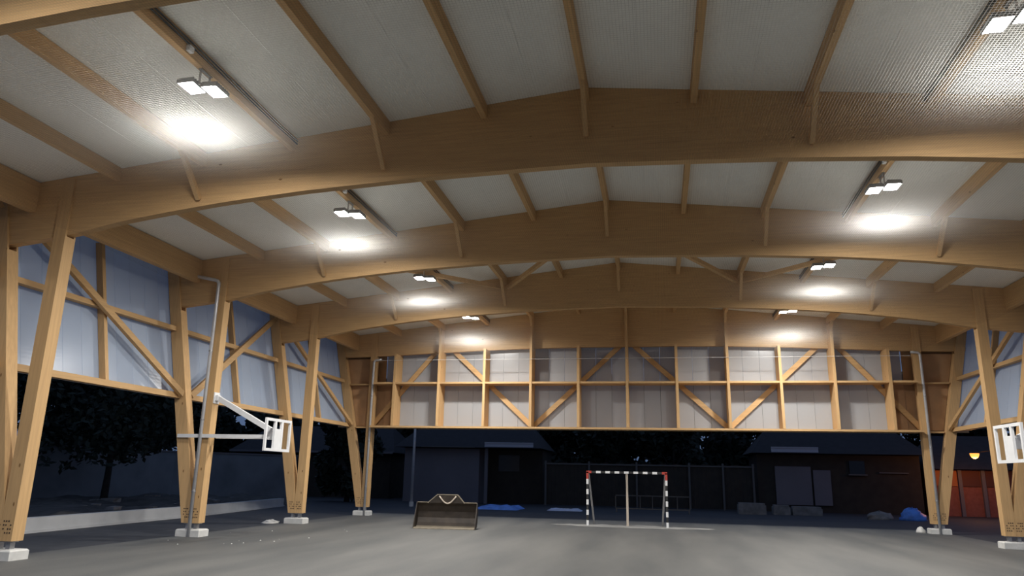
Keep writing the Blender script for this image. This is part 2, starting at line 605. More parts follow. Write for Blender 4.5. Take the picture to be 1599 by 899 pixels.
# ------------------------------------------------------------------ portal frames
FN = ['nearest timber portal frame cutting the top left corner', 'large timber portal frame spanning the foreground above both front floodlights',
      'timber portal frame with the left basketball arm on its column', 'timber portal frame with roof wind braces meeting its beam, next to last',
      'rearmost timber portal frame standing against the end wall']
LW = 0.30
for k, y in enumerate(F):
    fr = empty('portal_frame', (0, y, 0))
    tag(fr, FN[k], 'portal frame', 'timber portal frames')
    sof = (lambda x: interp(SOFE, x)) if k == 4 else soffit
    MB().strip([(x, sof(x)) for x in XS], [(x, roofz(x) - 0.004) for x in XS], y, y + 0.2).build('roof_beam', 'beam', fr)
    for s in (-1, 1):
        # inner, upright leg: core below the beam, two cheeks clasping it
        xi, xo = 11.47, 11.77
        zb = min(sof(xi), sof(xo)) - 0.004
        lg = MB()
        X0, X1 = sorted((s * xi, s * xo))
        lg.box(X0, X1, y, y + 0.2, 0.36, zb)
        zt = roofz(xo) - 0.06
        lg.box(X0, X1, y - 0.05, y, 0.36, zt).box(X0, X1, y + 0.2, y + 0.25, 0.36, zt)
        lg.build('inner_leg', 'wood_z', fr)
        # outer, raking leg
        og = MB()
        e0 = lambda z: 11.93 + 0.208 * z          # outer edge
        wd = 0.37

        def rake(y0, y1, z0, z1):
            v = []
            for yy in (y0, y1):
                v += [(s * (max(e0(z0) - wd, 11.775) if z0 < 1.2 else s * 0 + e0(z0) - wd), yy, z0), (s * e0(z0), yy, z0), (s * e0(z1), yy, z1), (s * (e0(z1) - wd), yy, z1)]
            og.add(v, [(0, 1, 2, 3), (7, 6, 5, 4), (0, 4, 5, 1), (1, 5, 6, 2), (2, 6, 7, 3), (3, 7, 4, 0)])

        zs = 1.03                                  # where the two legs part
        zo = sof(13.0) - 0.10
        for yy0, yy1, ztop in ((y, y + 0.2, zo), (y - 0.05, y, roofz(13.5) - 0.04), (y + 0.2, y + 0.25, roofz(13.5) - 0.04)):
            rake(yy0, yy1, zs, ztop)
            v = []
            for yy in (yy0, yy1):
                v += [(s * 11.775, yy, 0.36), (s * e0(0.36), yy, 0.36), (s * e0(zs), yy, zs), (s * (e0(zs) - wd), yy, zs)]
            og.add(v, [(0, 1, 2, 3), (7, 6, 5, 4), (0, 4, 5, 1), (1, 5, 6, 2), (2, 6, 7, 3), (3, 7, 4, 0)])
        og.build('outer_leg', 'wood_z', fr)
        # steel shoe
        sh = MB().box(*sorted((s * 11.50, s * 11.97)), y + 0.02, y + 0.18, 0.335, 0.36)
        sh.box(*sorted((s * 11.56, s * 11.66)), y + 0.04, y + 0.16, 0.2, 0.335).box(*sorted((s * 11.82, s * 11.92)), y + 0.04, y + 0.16, 0.2, 0.335)
        sh.build('steel_shoe', 'steel', fr)
        # dowels showing on the front of the foot
        dw = MB()
        for cx in (11.62, 11.88):
            for a in range(4):
                for b in range(4):
                    if (a + b) % 4 == 3:
                        continue
                    xx, zz = s * (cx + (a - 1.5) * 0.055), 0.52 + b * 0.075
                    dw.tube([(xx, y - 0.056, zz), (xx, y - 0.048, zz)], 0.017, 6)
        d = dw.build('dowels', 'dark_steel', fr)
        d['kind'] = 'stuff'
        # concrete pad with chamfered top
        xa, xb = sorted((s * 11.37, s * 12.09))
        ya, yb = y - 0.14, y + 0.34
        c = 0.03
        v = [(xa, ya, 0), (xb, ya, 0), (xb, yb, 0), (xa, yb, 0), (xa, ya, .17), (xb, ya, .17), (xb, yb, .17), (xa, yb, .17),
             (xa + c, ya + c, .2), (xb - c, ya + c, .2), (xb - c, yb - c, .2), (xa + c, yb - c, .2)]
        f = [(0, 3, 2, 1), (8, 9, 10, 11)]
        for a in (0, 4):
            f += [(a + i, a + (i + 1) % 4, a + 4 + (i + 1) % 4, a + 4 + i) for i in range(4)]
        MB().add(v, f).build('concrete_pad', 'concrete', fr)

# ------------------------------------------------------------------ side walls (raking, milky sheets on timber)
wx = lambda z, d: 11.93 + 0.208 * z + d      # distance from the axis of the raking plane, d outward


def side_wall(s, bays):
    wname = 'wall_left' if s < 0 else 'wall_right'
    root = struct(empty(wname), 'raking %s side wall of milky sheets tinted with dusk light on timber rails' % ('left' if s < 0 else 'right'), 'wall')
    P = lambda z, d, y: (s * wx(z, d), y, z)
    zb, zt = 3.84, 7.90
    for k in bays:
        ya, yb = F[k] + 0.26, F[k + 1] - 0.06
        # sheets
        pw = BAY / 10
        for j in range(10):
            a, b = F[k] + 0.1 + j * pw + 0.006, F[k] + 0.1 + (j + 1) * pw - 0.006
            v = [P(zb, 0.03, a), P(zb, 0.03, b), P(zb, 0.07, b), P(zb, 0.07, a), P(zt, 0.03, a), P(zt, 0.03, b), P(zt, 0.07, b), P(zt, 0.07, a)]
            MB().add(v, BOXF).build('cladding_sheet', 'clad_dusk_tint', root)
        # rails between the legs
        for z0, hh, nm in ((3.84, 0.16, 'bottom_rail'), (5.86, 0.14, 'middle_rail')):
            v = []
            for z in (z0, z0 + hh):
                v += [P(z, -0.20, ya), P(z, -0.20, yb), P(z, 0.025, yb), P(z, 0.025, ya)]
            MB().add(v, BOXF).build(nm, 'wood_y', root)
        ym = (F[k] + F[k + 1]) / 2 + 0.1
        for z0, z1 in ((4.0, 5.86), (6.0, 7.7)):
            v = []
            for z in (z0, z1):
                v += [P(z, -0.17, ym - .06), P(z, -0.17, ym + .06), P(z, 0.02, ym + .06), P(z, 0.02, ym - .06)]
            MB().add(v, BOXF).build('wall_post', 'wood_z', root)
        # long brace, alternating direction from bay to bay
        up_far = (k % 2 == 0)
        yl, yh = (ya + 0.05, yb - 0.1) if up_far else (yb - 0.05, ya + 0.1)
        MB().bar(P(3.95, -0.30, yl), P(7.55, -0.30, yh), 0.10, 0.19, (1, 0, 0.21 * -s)).build('diagonal_brace', 'wood_y', root)
    return root


side_wall(-1, (0, 1, 2, 3))
side_wall(1, (2, 3))

# ------------------------------------------------------------------ end wall
we = struct(empty('wall_back'), 'end wall of pale sheets behind a grid of deep timber posts and rails', 'wall')
pw = S / 3
nx = 16
for j in range(-nx, nx):
    a, b = j * pw + 0.005, (j + 1) * pw - 0.005
    MB().box(a, b, YC, YC + 0.04, 3.84, roofz(max(abs(a), abs(b))) - 0.1).build('cladding_sheet', 'clad', we)
# back rail behind the shelf and bottom plank
MB().box(-11.45, 11.45, 31.74, YC - 0.005, 3.80, 3.88).build('bottom_plank', 'wood_x', we)
edges = [i * S for i in range(-5, 6)]
xs = [-11.46] + edges + [11.46]
for a, b in zip(xs, xs[1:]):
    MB().box(a + 0.055, b - 0.055, 31.76, YC - 0.005, 5.74, 5.82).build('shelf_rail', 'wood_x', we)
for i in range(-5, 6):
    x = i * S
    p = MB().box(x - .055, x + .055, 31.73, YC - 0.006, 3.88, interp(SOFE, x) - 0.005)
    if i % 2 == 0:
        p.box(x - .055, x + .055, 31.73, F[4] - 0.004, interp(SOFE, x) - 0.005, roofz(x) - PH - 0.02)
    p.build('wall_post', 'wood_z', we)
for a, b in ((-6, -4), (-2, -4), (-2, 0), (2, 0), (2, 4), (6, 4)):
    x0, x1 = a * S * (0.93 if abs(a) == 6 else 1), b * S
    MB().bar((x0, YC - 0.12, 3.92), (x1, YC - 0.12, 7.75), 0.10, 0.21, (0, 1, 0)).build('diagonal_brace', 'wood_x', we)
for s in (-1, 1):
    MB().box(*sorted((s * 11.15, s * 13.35)), YC + 0.045, YC + 0.09, 3.84, 7.4).build('plywood_backing', 'ply', we)
    MB().box(*sorted((s * 10.46, s * 11.12)), YC - 0.03, YC - 0.007, 3.9, 5.73).build('plywood_panel', 'ply', we)
    for z0, z1 in ((3.9, 5.73), (5.83, 6.98)):
        v = []
        yv0, yv1 = F[4] + 0.26, F[4] + 0.30
        for z in (z0, z1):
            v += [(s * 11.78, yv0, z), (s * (wx(z, 0) - 0.38), yv0, z), (s * (wx(z, 0) - 0.38), yv1, z), (s * 11.78, yv1, z)]
        MB().add(v, BOXF).build('plywood_panel', 'ply', we)
    MB().box(*sorted((s * 11.78, s * 12.72)), F[4] + 0.02, F[4] + 0.25, 5.74, 5.80).build('shelf_rail', 'wood_x', we)
    MB().box(*sorted((s * 11.78, s * 12.30)), F[4] + 0.02, F[4] + 0.25, 3.80, 3.86).build('bottom_plank', 'wood_x', we)

# ------------------------------------------------------------------ overhead net
YE = 31.69
rows = [2.0, 4.5] + [F[0], F[0] + .2] + [F[0] + q for q in (1.2, 2.2, 3.2, 4.2, 5.2)] + [F[1], F[1] + .2] + [F[1] + q for q in (1.2, 2.2, 3.2, 4.2, 5.2)] + [F[2], F[2] + .2] + [F[2] + q for q in (1.2, 2.2, 3.2, 4.2, 5.2)] + [F[3], F[3] + .2] + [F[3] + 1.9, F[3] + 3.8, YE]
nxs = [-11.2 + 22.4 * i / 56 for i in range(57)]


def netz(x, y):
    z = soffit(x) - 0.02
    if y > F[3] + 0.2:
        t = (y - F[3] - 0.2) / (YE - F[3] - 0.2)
        return z * (1 - t) + 6.80 * t
    for k in range(4):
        if F[k] + 0.2 < y < (F[k + 1] if k < 4 else 99):
            z -= 0.17 * math.sin(math.pi * (y - F[k] - 0.2) / (BAY - 0.2))
    return z


nv = [(x, y, netz(x, y)) for y in rows for x in nxs]
nf = []
W = len(nxs)
for j in range(len(rows) - 1):
    for i in range(W - 1):
        nf.append((j * W + i, j * W + i + 1, (j + 1) * W + i + 1, (j + 1) * W + i))
net = empty('overhead_net', (0, 16, 7))
tag(net, 'fine white ball-stop net stretched below the roof beams under the floodlights', 'net')
nb = MB().add(nv, nf)
no = nb.build('net_mesh', 'net', net, smooth=True)
MB().tube([(x, YE, 6.80) for x in nxs[::4]], 0.007, 6).build('edge_rope', 'rope', net)

# ------------------------------------------------------------------ floodlights
LN = ['nearest', 'second nearest', 'third nearest', 'farthest']


def floodlight(s, k):
    x, y = s * 3 * S, F[0] + BAY * (k + 0.5) - 0.05
    zt = roofz(x) - PH - 0.002
    root = empty('floodlight', (x, y, zt))
    tag(root, ('%s lit white floodlight of the %s row under the roof' % (LN[k], 'left' if s < 0 else 'right')) if k >= 0 else 'lit floodlight of the %s row out of view above the photographer' % ('left' if s < 0 else 'right'), 'floodlight', 'ceiling floodlights')
    MB().box(x - .03, x + .03, y - .16, y + .16, zt - 0.012, zt).bar((x, y - .13, zt - .006), (x, y - .13, zt - .28), .03, .02).bar((x, y + .13, zt - .006), (x, y + .13, zt - .28), .03, .02).box(x - .02, x + .02, y - .145, y + .145, zt - .29, zt - .27).build('bracket', 'steel', root)
    for j in (-1, 1):
        # each module tilts a little outwards
        a = 0.03 * j
        ca, sa = math.cos(a), math.sin(a)
        cx, cz = x + j * 0.16, zt - 0.29

        def T(px, py, pz):
            return (cx + px * ca + pz * sa, y + py - s * j * 0.09, cz - px * sa * -1 * -1 + pz * ca)

        def tb(x0, x1, y0, y1, z0, z1):
            return [T(*p) for p in ((x0, y0, z0), (x1, y0, z0), (x1, y1, z0), (x0, y1, z0), (x0, y0, z1), (x1, y0, z1), (x1, y1, z1), (x0, y1, z1))]

        h = MB().add(tb(-.15, .15, -.2, .2, 0, .04), BOXF)
        for q in range(6):
            h.add(tb(-.14, .14, -.17 + q * .065, -.155 + q * .065, .04, .07), BOXF)
        # rim around the lens
        h.add(tb(-.15, -.135, -.2, .2, -.035, 0), BOXF).add(tb(.135, .15, -.2, .2, -.035, 0), BOXF).add(tb(-.135, .135, -.2, -.185, -.035, 0), BOXF).add(tb(-.135, .135, .185, .2, -.035, 0), BOXF)
        hh = h.build('lamp_housing', 'housing', root)
        MB().add([T(-.133, -.183, -.014), T(-.133, .183, -.014), T(.133, .183, -.014), T(.133, -.183, -.014)], [(0, 1, 2, 3)]).build('lens', 'led', hh)
    return root


for s in (-1, 1):
    for k in range(4):
        floodlight(s, k)
    floodlight(s, -1)

# ------------------------------------------------------------------ rain downpipes
def arc_path(pts, r=0.12, n=4):
    pts = [Vector(p) for p in pts]
    out = [pts[0]]
    for a, b, c in zip(pts, pts[1:], pts[2:]):
        d0, d1 = (a - b).normalized(), (c - b).normalized()
        p0, p1 = b + d0 * r, b + d1 * r
        for i in range(n + 1):
            t = i / n
            out.append(p0 * (1 - t) ** 2 + b * 2 * t * (1 - t) + p1 * t * t)
    out.append(pts[-1])
    return out


def downpipe(pts, label, zs):
    b = Vector(pts[0])
    root = empty('downpipe', (b.x, b.y, 0))
    tag(root, label, 'downpipe', 'rain downpipes')
    MB().tube(arc_path(pts), 0.052, 10).build('pipe', 'pipe', root, True)
    for z in zs:
        MB().tube([(b.x, b.y, z), (b.x, b.y, z + 0.04)], 0.062, 10).box(b.x - .02, b.x + .02, b.y + .05, b.y + .078, z, z + .04).build('pipe_clip', 'steel', root)


downpipe([(-11.68, F[2] - 0.13, 0.0), (-11.68, F[2] - 0.13, 7.36), (-13.3, F[2] - 0.13, 7.72)], 'grey metal downpipe on the column carrying the left basketball arm', (1.2, 3.2, 5.2))
downpipe([(-11.56, F[4] - 0.13, 0.0), (-11.56, F[4] - 0.13, 6.86), (-11.2, F[4] - 0.13, 6.90)], 'grey metal downpipe on the left column at the end wall', (1.2, 3.2, 5.2))
downpipe([(11.69, F[4] - 0.13, 0.0), (11.69, F[4] - 0.13, 6.98), (11.35, F[4] - 0.13, 7.00)], 'grey metal downpipe on the right column at the end wall', (1.2, 3.2, 5.2))

# ------------------------------------------------------------------ basketball supports (no boards fitted yet)
def hoop(s, label):
    yc = F[2] + 0.10
    xb = s * 9.40
    root = empty('basketball_support', (s * 11.47, yc, 0))
    tag(root, label, 'basketball support', 'steel basketball supports')
    # arm clamped across both legs
    MB().bar((s * 12.42, yc - 0.20, 2.76), (xb + s * 0.3, yc - 0.20, 2.76), 0.08, 0.10, (0, 1, 0)).bar((s * 11.44, yc + 0.20, 2.76), (xb + s * 0.3, yc + 0.20, 2.76), 0.08, 0.10, (0, 1, 0)).build('arm', 'white', root)
    MB().bar((xb + s * 0.30, yc - 0.24, 2.76), (xb + s * 0.30, yc + 0.24, 2.76), 0.10, 0.10).bar((xb + s * .3, yc, 2.80), (xb + s * .04, yc, 2.80), .16, .24, (0, 1, 0)).build('arm_head', 'white', root)
    MB().bar((s * 11.40, yc, 3.86), (xb + s * 0.16, yc, 2.92), 0.13, 0.14, (0, 1, 0)).build('diagonal_strut', 'white', root)
    MB().box(*sorted((s * 11.445, s * 11.468)), yc - .14, yc + .14, 3.70, 4.02).box(*sorted((s * 11.36, s * 11.445)), yc - .09, yc + .09, 3.78, 3.94).build('wall_plate', 'white', root)
    bf = MB()
    z0, z1, hw = 2.36, 3.26, 0.72
    t = 0.075
    bf.box(xb - .03, xb + .03, yc - hw, yc + hw, z0, z0 + t).box(xb - .03, xb + .03, yc - hw, yc + hw, z1 - t, z1)
    bf.box(xb - .03, xb + .03, yc - hw, yc - hw + t, z0 + t, z1 - t).box(xb - .03, xb + .03, yc + hw - t, yc + hw, z0 + t, z1 - t)
    bf.build('board_frame', 'white', root)
    for q in (-0.19, 0.19):
        MB().box(xb - .03, xb + .03, yc + q - .05, yc + q + .05, z0 + t, z1 - t).build('upright', 'white', root)
    MB().box(xb - .02, xb + .02, yc - .14, yc + .14, z0 + t, z0 + 0.62).build('hoop_plate', 'white', root)


hoop(-1, 'white steel basketball arm and empty board frame on the left column')
hoop(1, 'white steel basketball arm and empty board frame at the right edge')

# ------------------------------------------------------------------ striped goal
GX, GY = -0.04, 30.46
goal = empty('goal', (GX, GY, 0))
tag(goal, 'small black and white striped goal with red corners', 'goal')


def striped(name, a, b, n, first_white, corner_len=0.0, corner_at=None):
    """a square post split into painted bands"""
    root = None
    a, b = Vector(a), Vector(b)
    base = MB().bar(a, b, 0.08, 0.08, (0, 1, 0)).build(name, 'black_paint', goal)
    L = (b - a).length
    d = (b - a).normalized()
    usable0, usable1 = 0.0, L
    for at in (corner_at or ()):
        if at == 0:
            usable0 = corner_len
            MB().bar(a, a + d * corner_len, 0.088, 0.088, (0, 1, 0)).build('red_band', 'red_paint', base)
        else:
            usable1 = L - corner_len
            MB().bar(b - d * corner_len, b, 0.088, 0.088, (0, 1, 0)).build('red_band', 'red_paint', base)
    st = (usable1 - usable0) / n
    for i in range(n):
        if (i % 2 == 0) == first_white:
            MB().bar(a + d * (usable0 + i * st), a + d * (usable0 + (i + 1) * st), 0.086, 0.086, (0, 1, 0)).build('white_band', 'white', base)


for s in (-1, 1):
    striped('goal_post', (GX + s * 1.54, GY, 0), (GX + s * 1.54, GY, 2.04), 9, True, 0.27, (1,))
striped('crossbar', (GX - 1.58, GY, 2.04), (GX + 1.58, GY, 2.04), 15, False, 0.20, (0, 1))
for s in (-1, 1):
    MB().tube([(GX + s * 1.50, GY + 0.03, 2.0), (GX + s * 1.36, GY + 0.9, 0.03)], 0.04, 8).build('rear_stay', 'steel', goal)
pl = MB().tube([(-0.03, GY + 0.25, 0.0), (-0.03, GY + 0.12, 1.98)], 0.045, 10).build('wooden_pole', 'chain')
tag(pl, 'upright wooden pole standing in the middle of the goal', 'pole')

# ------------------------------------------------------------------ loader bucket
def bucket():
    cx, cy, rz = -6.12, 26.0, 0.12
    root = empty('loader_bucket', (cx, cy, 0))
    tag(root, 'dark steel loader bucket standing on the floor left of the goal', 'loader bucket')
    ca, sa = math.cos(rz), math.sin(rz)

    def X(p):
        x, y, z = p
        return (cx + x * ca - y * sa, cy + x * sa + y * ca, z)

    hw = 1.06
    # curved shell: floor lip, then rising back (seen from the open side)
    prof = [(-0.34, 0.02), (0.0, 0.03), (0.22, 0.07), (0.36, 0.18), (0.42, 0.34), (0.42, 0.55), (0.36, 0.74), (0.27, 0.86)]
    n = len(prof)

    def shell(prof, th):
        inner, outer = prof, []
        for i, (y, z) in enumerate(prof):
            a = prof[max(i - 1, 0)]
            b = prof[min(i + 1, n - 1)]
            d = Vector((b[0] - a[0], b[1] - a[1])).normalized()
            outer.append((y + d.y * th, z - d.x * th))
        return inner, outer

    inn, out = shell(prof, 0.018)
    v, f = [], []
    for x in (-hw, hw):
        v += [X((x, y, max(z, 0.0))) for y, z in inn] + [X((x, y, max(z, 0.0))) for y, z in out]
    A = lambda k, i: k * 2 * n + i
    B = lambda k, i: k * 2 * n + n + i
    for i in range(n - 1):
        f += [(A(0, i), A(0, i + 1), A(1, i + 1), A(1, i)), (B(0, i), B(1, i), B(1, i + 1), B(0, i + 1)), (A(0, i), B(0, i), B(0, i + 1), A(0, i + 1)), (A(1, i), A(1, i + 1), B(1, i + 1), B(1, i))]
    f += [(A(0, 0), A(1, 0), B(1, 0), B(0, 0)), (A(0, n - 1), B(0, n - 1), B(1, n - 1), A(1, n - 1))]
    MB().add(v, f).build('shell', 'rust', root, False)
    # side cheeks
    for s in (-1, 1):
        pr = prof + [(0.20, 0.86), (-0.26, 0.20)]
        v = [X((s * hw, y, z)) for y, z in pr] + [X((s * (hw + 0.022), y, z)) for y, z in pr]
        m = len(pr)
        f = [tuple(range(m)), tuple(reversed(range(m, 2 * m)))] + [(i, i + m, (i + 1) % m + m, (i + 1) % m) for i in range(m)]
        MB().add(v, f).build('side_cheek', 'rust', root)
    # worn cutting edge and scraped floor
    MB().add([X(p) for p in ((-hw, -.40, 0), (hw, -.40, 0), (hw, -.14, 0), (-hw, -.14, 0), (-hw, -.40, .03), (hw, -.40, .03), (hw, -.14, .05), (-hw, -.14, .05))], BOXF).build('cutting_edge', 'worn', root)
    v = []
    for i, (y, z) in enumerate(((-.12, .032), (.0, .037), (.2, .072))):
        v += [X((-hw + .01, y, z + .004)), X((hw - .01, y, z + .004))]
    MB().add(v, [(0, 1, 3, 2), (2, 3, 5, 4)]).build('scraped_floor', 'worn', root)
    # spill guard: trapezoid plate with a pale rim
    tr = [(-.70, .84), (.62, .84), (.36, 1.13), (-.36, 1.13)]
    v = [X((x, .275, z)) for x, z in tr] + [X((x, .295, z)) for x, z in tr]
    MB().add(v, [(0, 1, 2, 3), (7, 6, 5, 4), (0, 4, 5, 1), (1, 5, 6, 2), (2, 6, 7, 3), (3, 7, 4, 0)]).build('spill_guard', 'rust', root)
    rim = MB()
    for a, b in ((0, 3), (3, 2), (2, 1)):
        rim.bar(X((tr[a][0], .285, tr[a][1])), X((tr[b][0], .285, tr[b][1])), 0.05, 0.03, (0, 1, 0))
    rim.build('guard_rim', 'worn', root)
    for x0, x1 in ((-hw, -.70), (.62, hw)):
        MB().bar(X((x0, .27, .865)), X((x1, .27, .865)), .05, .03, (0, 1, 0)).build('top_rim', 'worn', root)
    pts = [X((-.29 + .60 * t, .25, 1.08 - 0.25 * math.sin(math.pi * t))) for t in [i / 12 for i in range(13)]]
    MB().tube(pts, 0.026, 8).build('hanging_hose', 'chain', root, True)


bucket()

# ------------------------------------------------------------------ low kerb wall, left
def path_wall(name, pts, th, z0, z1, mat, parent=None):
    m = MB()
    for (xa, ya), (xb, yb) in zip(pts, pts[1:]):
        d = Vector((xb - xa, yb - ya, 0)).normalized()
        n = Vector((d.y, -d.x, 0)) * th
        v = [(xa, ya, z0), (xb, yb, z0), (xb - n.x, yb - n.y, z0), (xa - n.x, ya - n.y, z0)]
        v += [(x, y, z1) for x, y, z in v]
        m.add(v, BOXF)
    return m.build(name, mat, parent)


kp = [(-15.4, 11.0), (-16.5, 22.0), (-17.0, 28.0), (-18.6, 38.2)]
kr = empty('kerb_wall', (-16.5, 24, 0))
tag(kr, 'long low pale concrete kerb wall outside the left columns', 'kerb wall')
path_wall('wall_body', kp, 0.28, -0.011, 0.40, 'kerb', kr)
path_wall('plinth', [(x + 0.06, y) for x, y in kp], 0.34, -0.011, 0.06, 'kerb', kr)

# ------------------------------------------------------------------ small items on the ground
def lump(name, c, r, mat, seed, label, cat, group=None, n=10, m=6):
    rg = random.Random(seed)
    v, f = [], []
    for j in range(m + 1):
        ph = math.pi / 2 * j / m
        for i in range(n):
            a = 2 * math.pi * i / n
            k = 1 + rg.uniform(-.22, .22)
            v.append((c[0] + r[0] * math.cos(a) * math.cos(ph) * k, c[1] + r[1] * math.sin(a) * math.cos(ph) * k, c[2] + r[2] * math.sin(ph) * (1 + rg.uniform(-.15, .15)) if j else c[2]))
    for j in range(m):
        for i in range(n):
            f.append((j * n + i, j * n + (i + 1) % n, (j + 1) * n + (i + 1) % n, (j + 1) * n + i))
    f.append(tuple(reversed(range(n))))
    f.append(tuple(m * n + i for i in range(n)))
    o = MB().add(v, f).build(name, mat, None, True)
    return tag(o, label, cat, group)


lump('mortar_heap', (-12.55, F[3] - 0.2, -.012), (.32, .25, .13), 'concrete', 4, 'small grey mortar heap beside the third left column foot', 'heap')
lump('mortar_heap', (11.15, F[4] + 0.35, 0), (.16, .16, .22), 'concrete', 5, 'small white lump beside the right column foot at the end wall', 'heap')
lump('tarp_bundle', (14.15, 43.4, -.012), (.62, .45, .62), 'tarp', 6, 'crumpled bright blue tarp bundle left of the right end column', 'tarp', None, 14, 8)
lump('rubble_heap', (12.6, 43.6, -.012), (.7, .5, .42), 'stone', 8, 'low grey rubble heap left of the crumpled blue bundle', 'heap')


def sheet(c, sx, sy, h, mat, seed, label):
    rg = random.Random(seed)
    n = 8
    v, f = [], []
    for j in range(n + 1):
        for i in range(n + 1):
            e = 0 if i in (0, n) or j in (0, n) else 1
            v.append((c[0] + sx * (i / n - .5) + rg.uniform(-.04, .04), c[1] + sy * (j / n - .5) + rg.uniform(-.04, .04), c[2] + 0.01 + e * h * rg.uniform(.3, 1)))
    for j in range(n):
        for i in range(n):
            a = j * (n + 1) + i
            f.append((a, a + 1, a + n + 2, a + n + 1))
    o = MB().add(v, f).build('ground_sheet', mat, None, False)
    md = o.modifiers.new('thickness', 'SOLIDIFY')
    md.thickness = 0.01
    return tag(o, label, 'sheet')


sheet((-7.7, 42.6, -.012), 2.5, 2.4, .22, 'tarp', 1, 'blue sheet lying on the ground right behind the loader bucket')
sheet((-4.0, 42.9, -.012), 1.9, 1.2, .14, 'pale_sheet', 2, 'pale blue sheet lying on the ground left of the goal')

# steel rack of six bays behind the goal
rk = empty('metal_rack', (0.8, 43.5, 0))
tag(rk, 'long low empty steel frame rack standing behind the goal', 'rack')
xa, xb = -1.20, 2.86
for z in (0.18, 0.88):
    MB().bar((xa, 43.5, z), (xb, 43.5, z), .06, .06, (0, 1, 0)).build('rail', 'dark_post', rk)
for i in range(7):
    x = xa + (xb - xa) * i / 6
    MB().bar((x, 43.5, 0.21), (x, 43.5, 0.85), .05, .05, (0, 1, 0)).build('upright', 'dark_post', rk)
for x in (xa + .05, xa + 2.7, xb - .05):
    MB().box(x - .03, x + .03, 43.2, 43.8, -.012, .04).box(x - .03, x + .03, 43.47, 43.53, .04, .15).build('foot', 'dark_post', rk)

# concrete blocks right of the goal
for i, (x, y, a, b, h) in enumerate(((6.35, 45.6, .75, .4, .5), (8.0, 46.0, .45, .4, .42), (9.4, 46.2, .8, .4, .36))):
    m = MB().box(x - a, x + a, y - b, y + b, -.012, h).box(x - a + .05, x + a - .05, y - b + .05, y + b - .05, h, h + .10)
    tag(m.build('concrete_block', 'stone'), ['grey block stack farthest left, in the dark right of the goal', 'narrow grey block at the left foot of the pale shed wall', 'wide grey block below the pale shed wall'][i], 'block', 'blocks in the dark')

# ------------------------------------------------------------------ surroundings beyond the end wall
# pale house on the left with a porch
h1 = empty('house', (-11, 52, 0))
tag(h1, 'low pale house with dark porch behind the loader bucket', 'house')
MB().box(-16.0, -10.7, 50.0, 56, -.012, 3.55).build('wall', 'render_wall', h1)
MB().box(-10.7, -6.6, 51.6, 56, -.012, 3.55).build('porch_wall', 'dark_wall', h1)
MB().box(-10.30, -10.10, 49.9, 50.1, -.012, 3.6).build('porch_post', 'render_wall', h1)
MB().box(-9.7, -8.2, 51.54, 51.6, 2.1, 3.2).build('window', 'void', h1)
v = [(-16.6, 49.4, 3.62), (-6.4, 49.4, 3.62), (-6.4, 56.4, 3.62), (-16.6, 56.4, 3.62), (-15.2, 52.9, 5.6), (-7.8, 52.9, 5.6)]
MB().add(v, [(0, 3, 2, 1), (0, 1, 5, 4), (1, 2, 5), (2, 3, 4, 5), (3, 0, 4)]).build('roof', 'tile', h1)
MB().box(-10.2, -6.9, 49.30, 49.38, 3.66, 3.74).box(-10.2, -6.9, 49.30, 49.38, 3.90, 3.97).box(-10.2, -6.9, 49.34, 49.38, 3.74, 3.90).build('fascia', 'fascia', h1)
MB().box(-14.6, -10.9, 49.3, 49.36, 3.60, 3.66).build('gutter', 'dark_post', h1)

h2 = empty('shed', (11, 52, 0))
tag(h2, 'dark shed with a pale panel wall right of the goal', 'shed')
MB().box(7.4, 17.0, 50.6, 55, -.012, 3.5).build('wall', 'dark_wall', h2)
MB().box(8.45, 10.6, 50.45, 50.6, .42, 2.75).build('pale_panel', 'render_wall', h2)
MB().box(10.72, 11.75, 50.45, 50.6, .42, 2.55).build('pale_panel', 'render_wall', h2)
MB().box(12.9, 13.8, 50.52, 50.6, 2.35, 3.15).build('window', 'void', h2)
MB().box(12.8, 13.9, 50.40, 50.6, 2.27, 2.35).build('window_sill', 'dark_post', h2)
MB().box(14.6, 16.3, 50.48, 50.6, 2.42, 2.5).build('ledge', 'dark_post', h2)
v = [(7.0, 49.8, 3.55), (17.4, 49.8, 3.55), (17.4, 55.4, 3.55), (7.0, 55.4, 3.55), (8.4, 52.6, 5.3), (16, 52.6, 5.3)]
MB().add(v, [(0, 3, 2, 1), (0, 1, 5, 4), (1, 2, 5), (2, 3, 4, 5), (3, 0, 4)]).build('roof', 'tile', h2)
MB().box(8.2, 11.0, 49.70, 49.78, 3.60, 3.67).box(8.2, 11.0, 49.70, 49.78, 3.86, 3.93).box(8.2, 11.0, 49.74, 49.78, 3.67, 3.86).build('fascia', 'fascia', h2)

# dark timber fence with posts between the two
fc = empty('timber_fence', (0, 50, 0))
tag(fc, 'dark timber board fence in the shadow behind the goal', 'fence')
x = -6.3
i = 0
while x < 7.2:
    MB().box(x + .002, x + .248, 50.4, 50.44 + (i % 2) * .012, 0.03, 2.75 + .03 * math.sin(i * 1.7)).build('board', 'dark_wall', fc)
    x += .25
    i += 1
for x in (-6.2, -3.3, -0.2, 3.15, 5.25, 7.1):
    MB().box(x - .06, x + .06, 50.28, 50.4, -.012, 2.85).build('fence_post', 'dark_post', fc)
MB().box(-6.3, 7.2, 50.32, 50.4, 2.62, 2.70).build('top_rail', 'dark_post', fc)

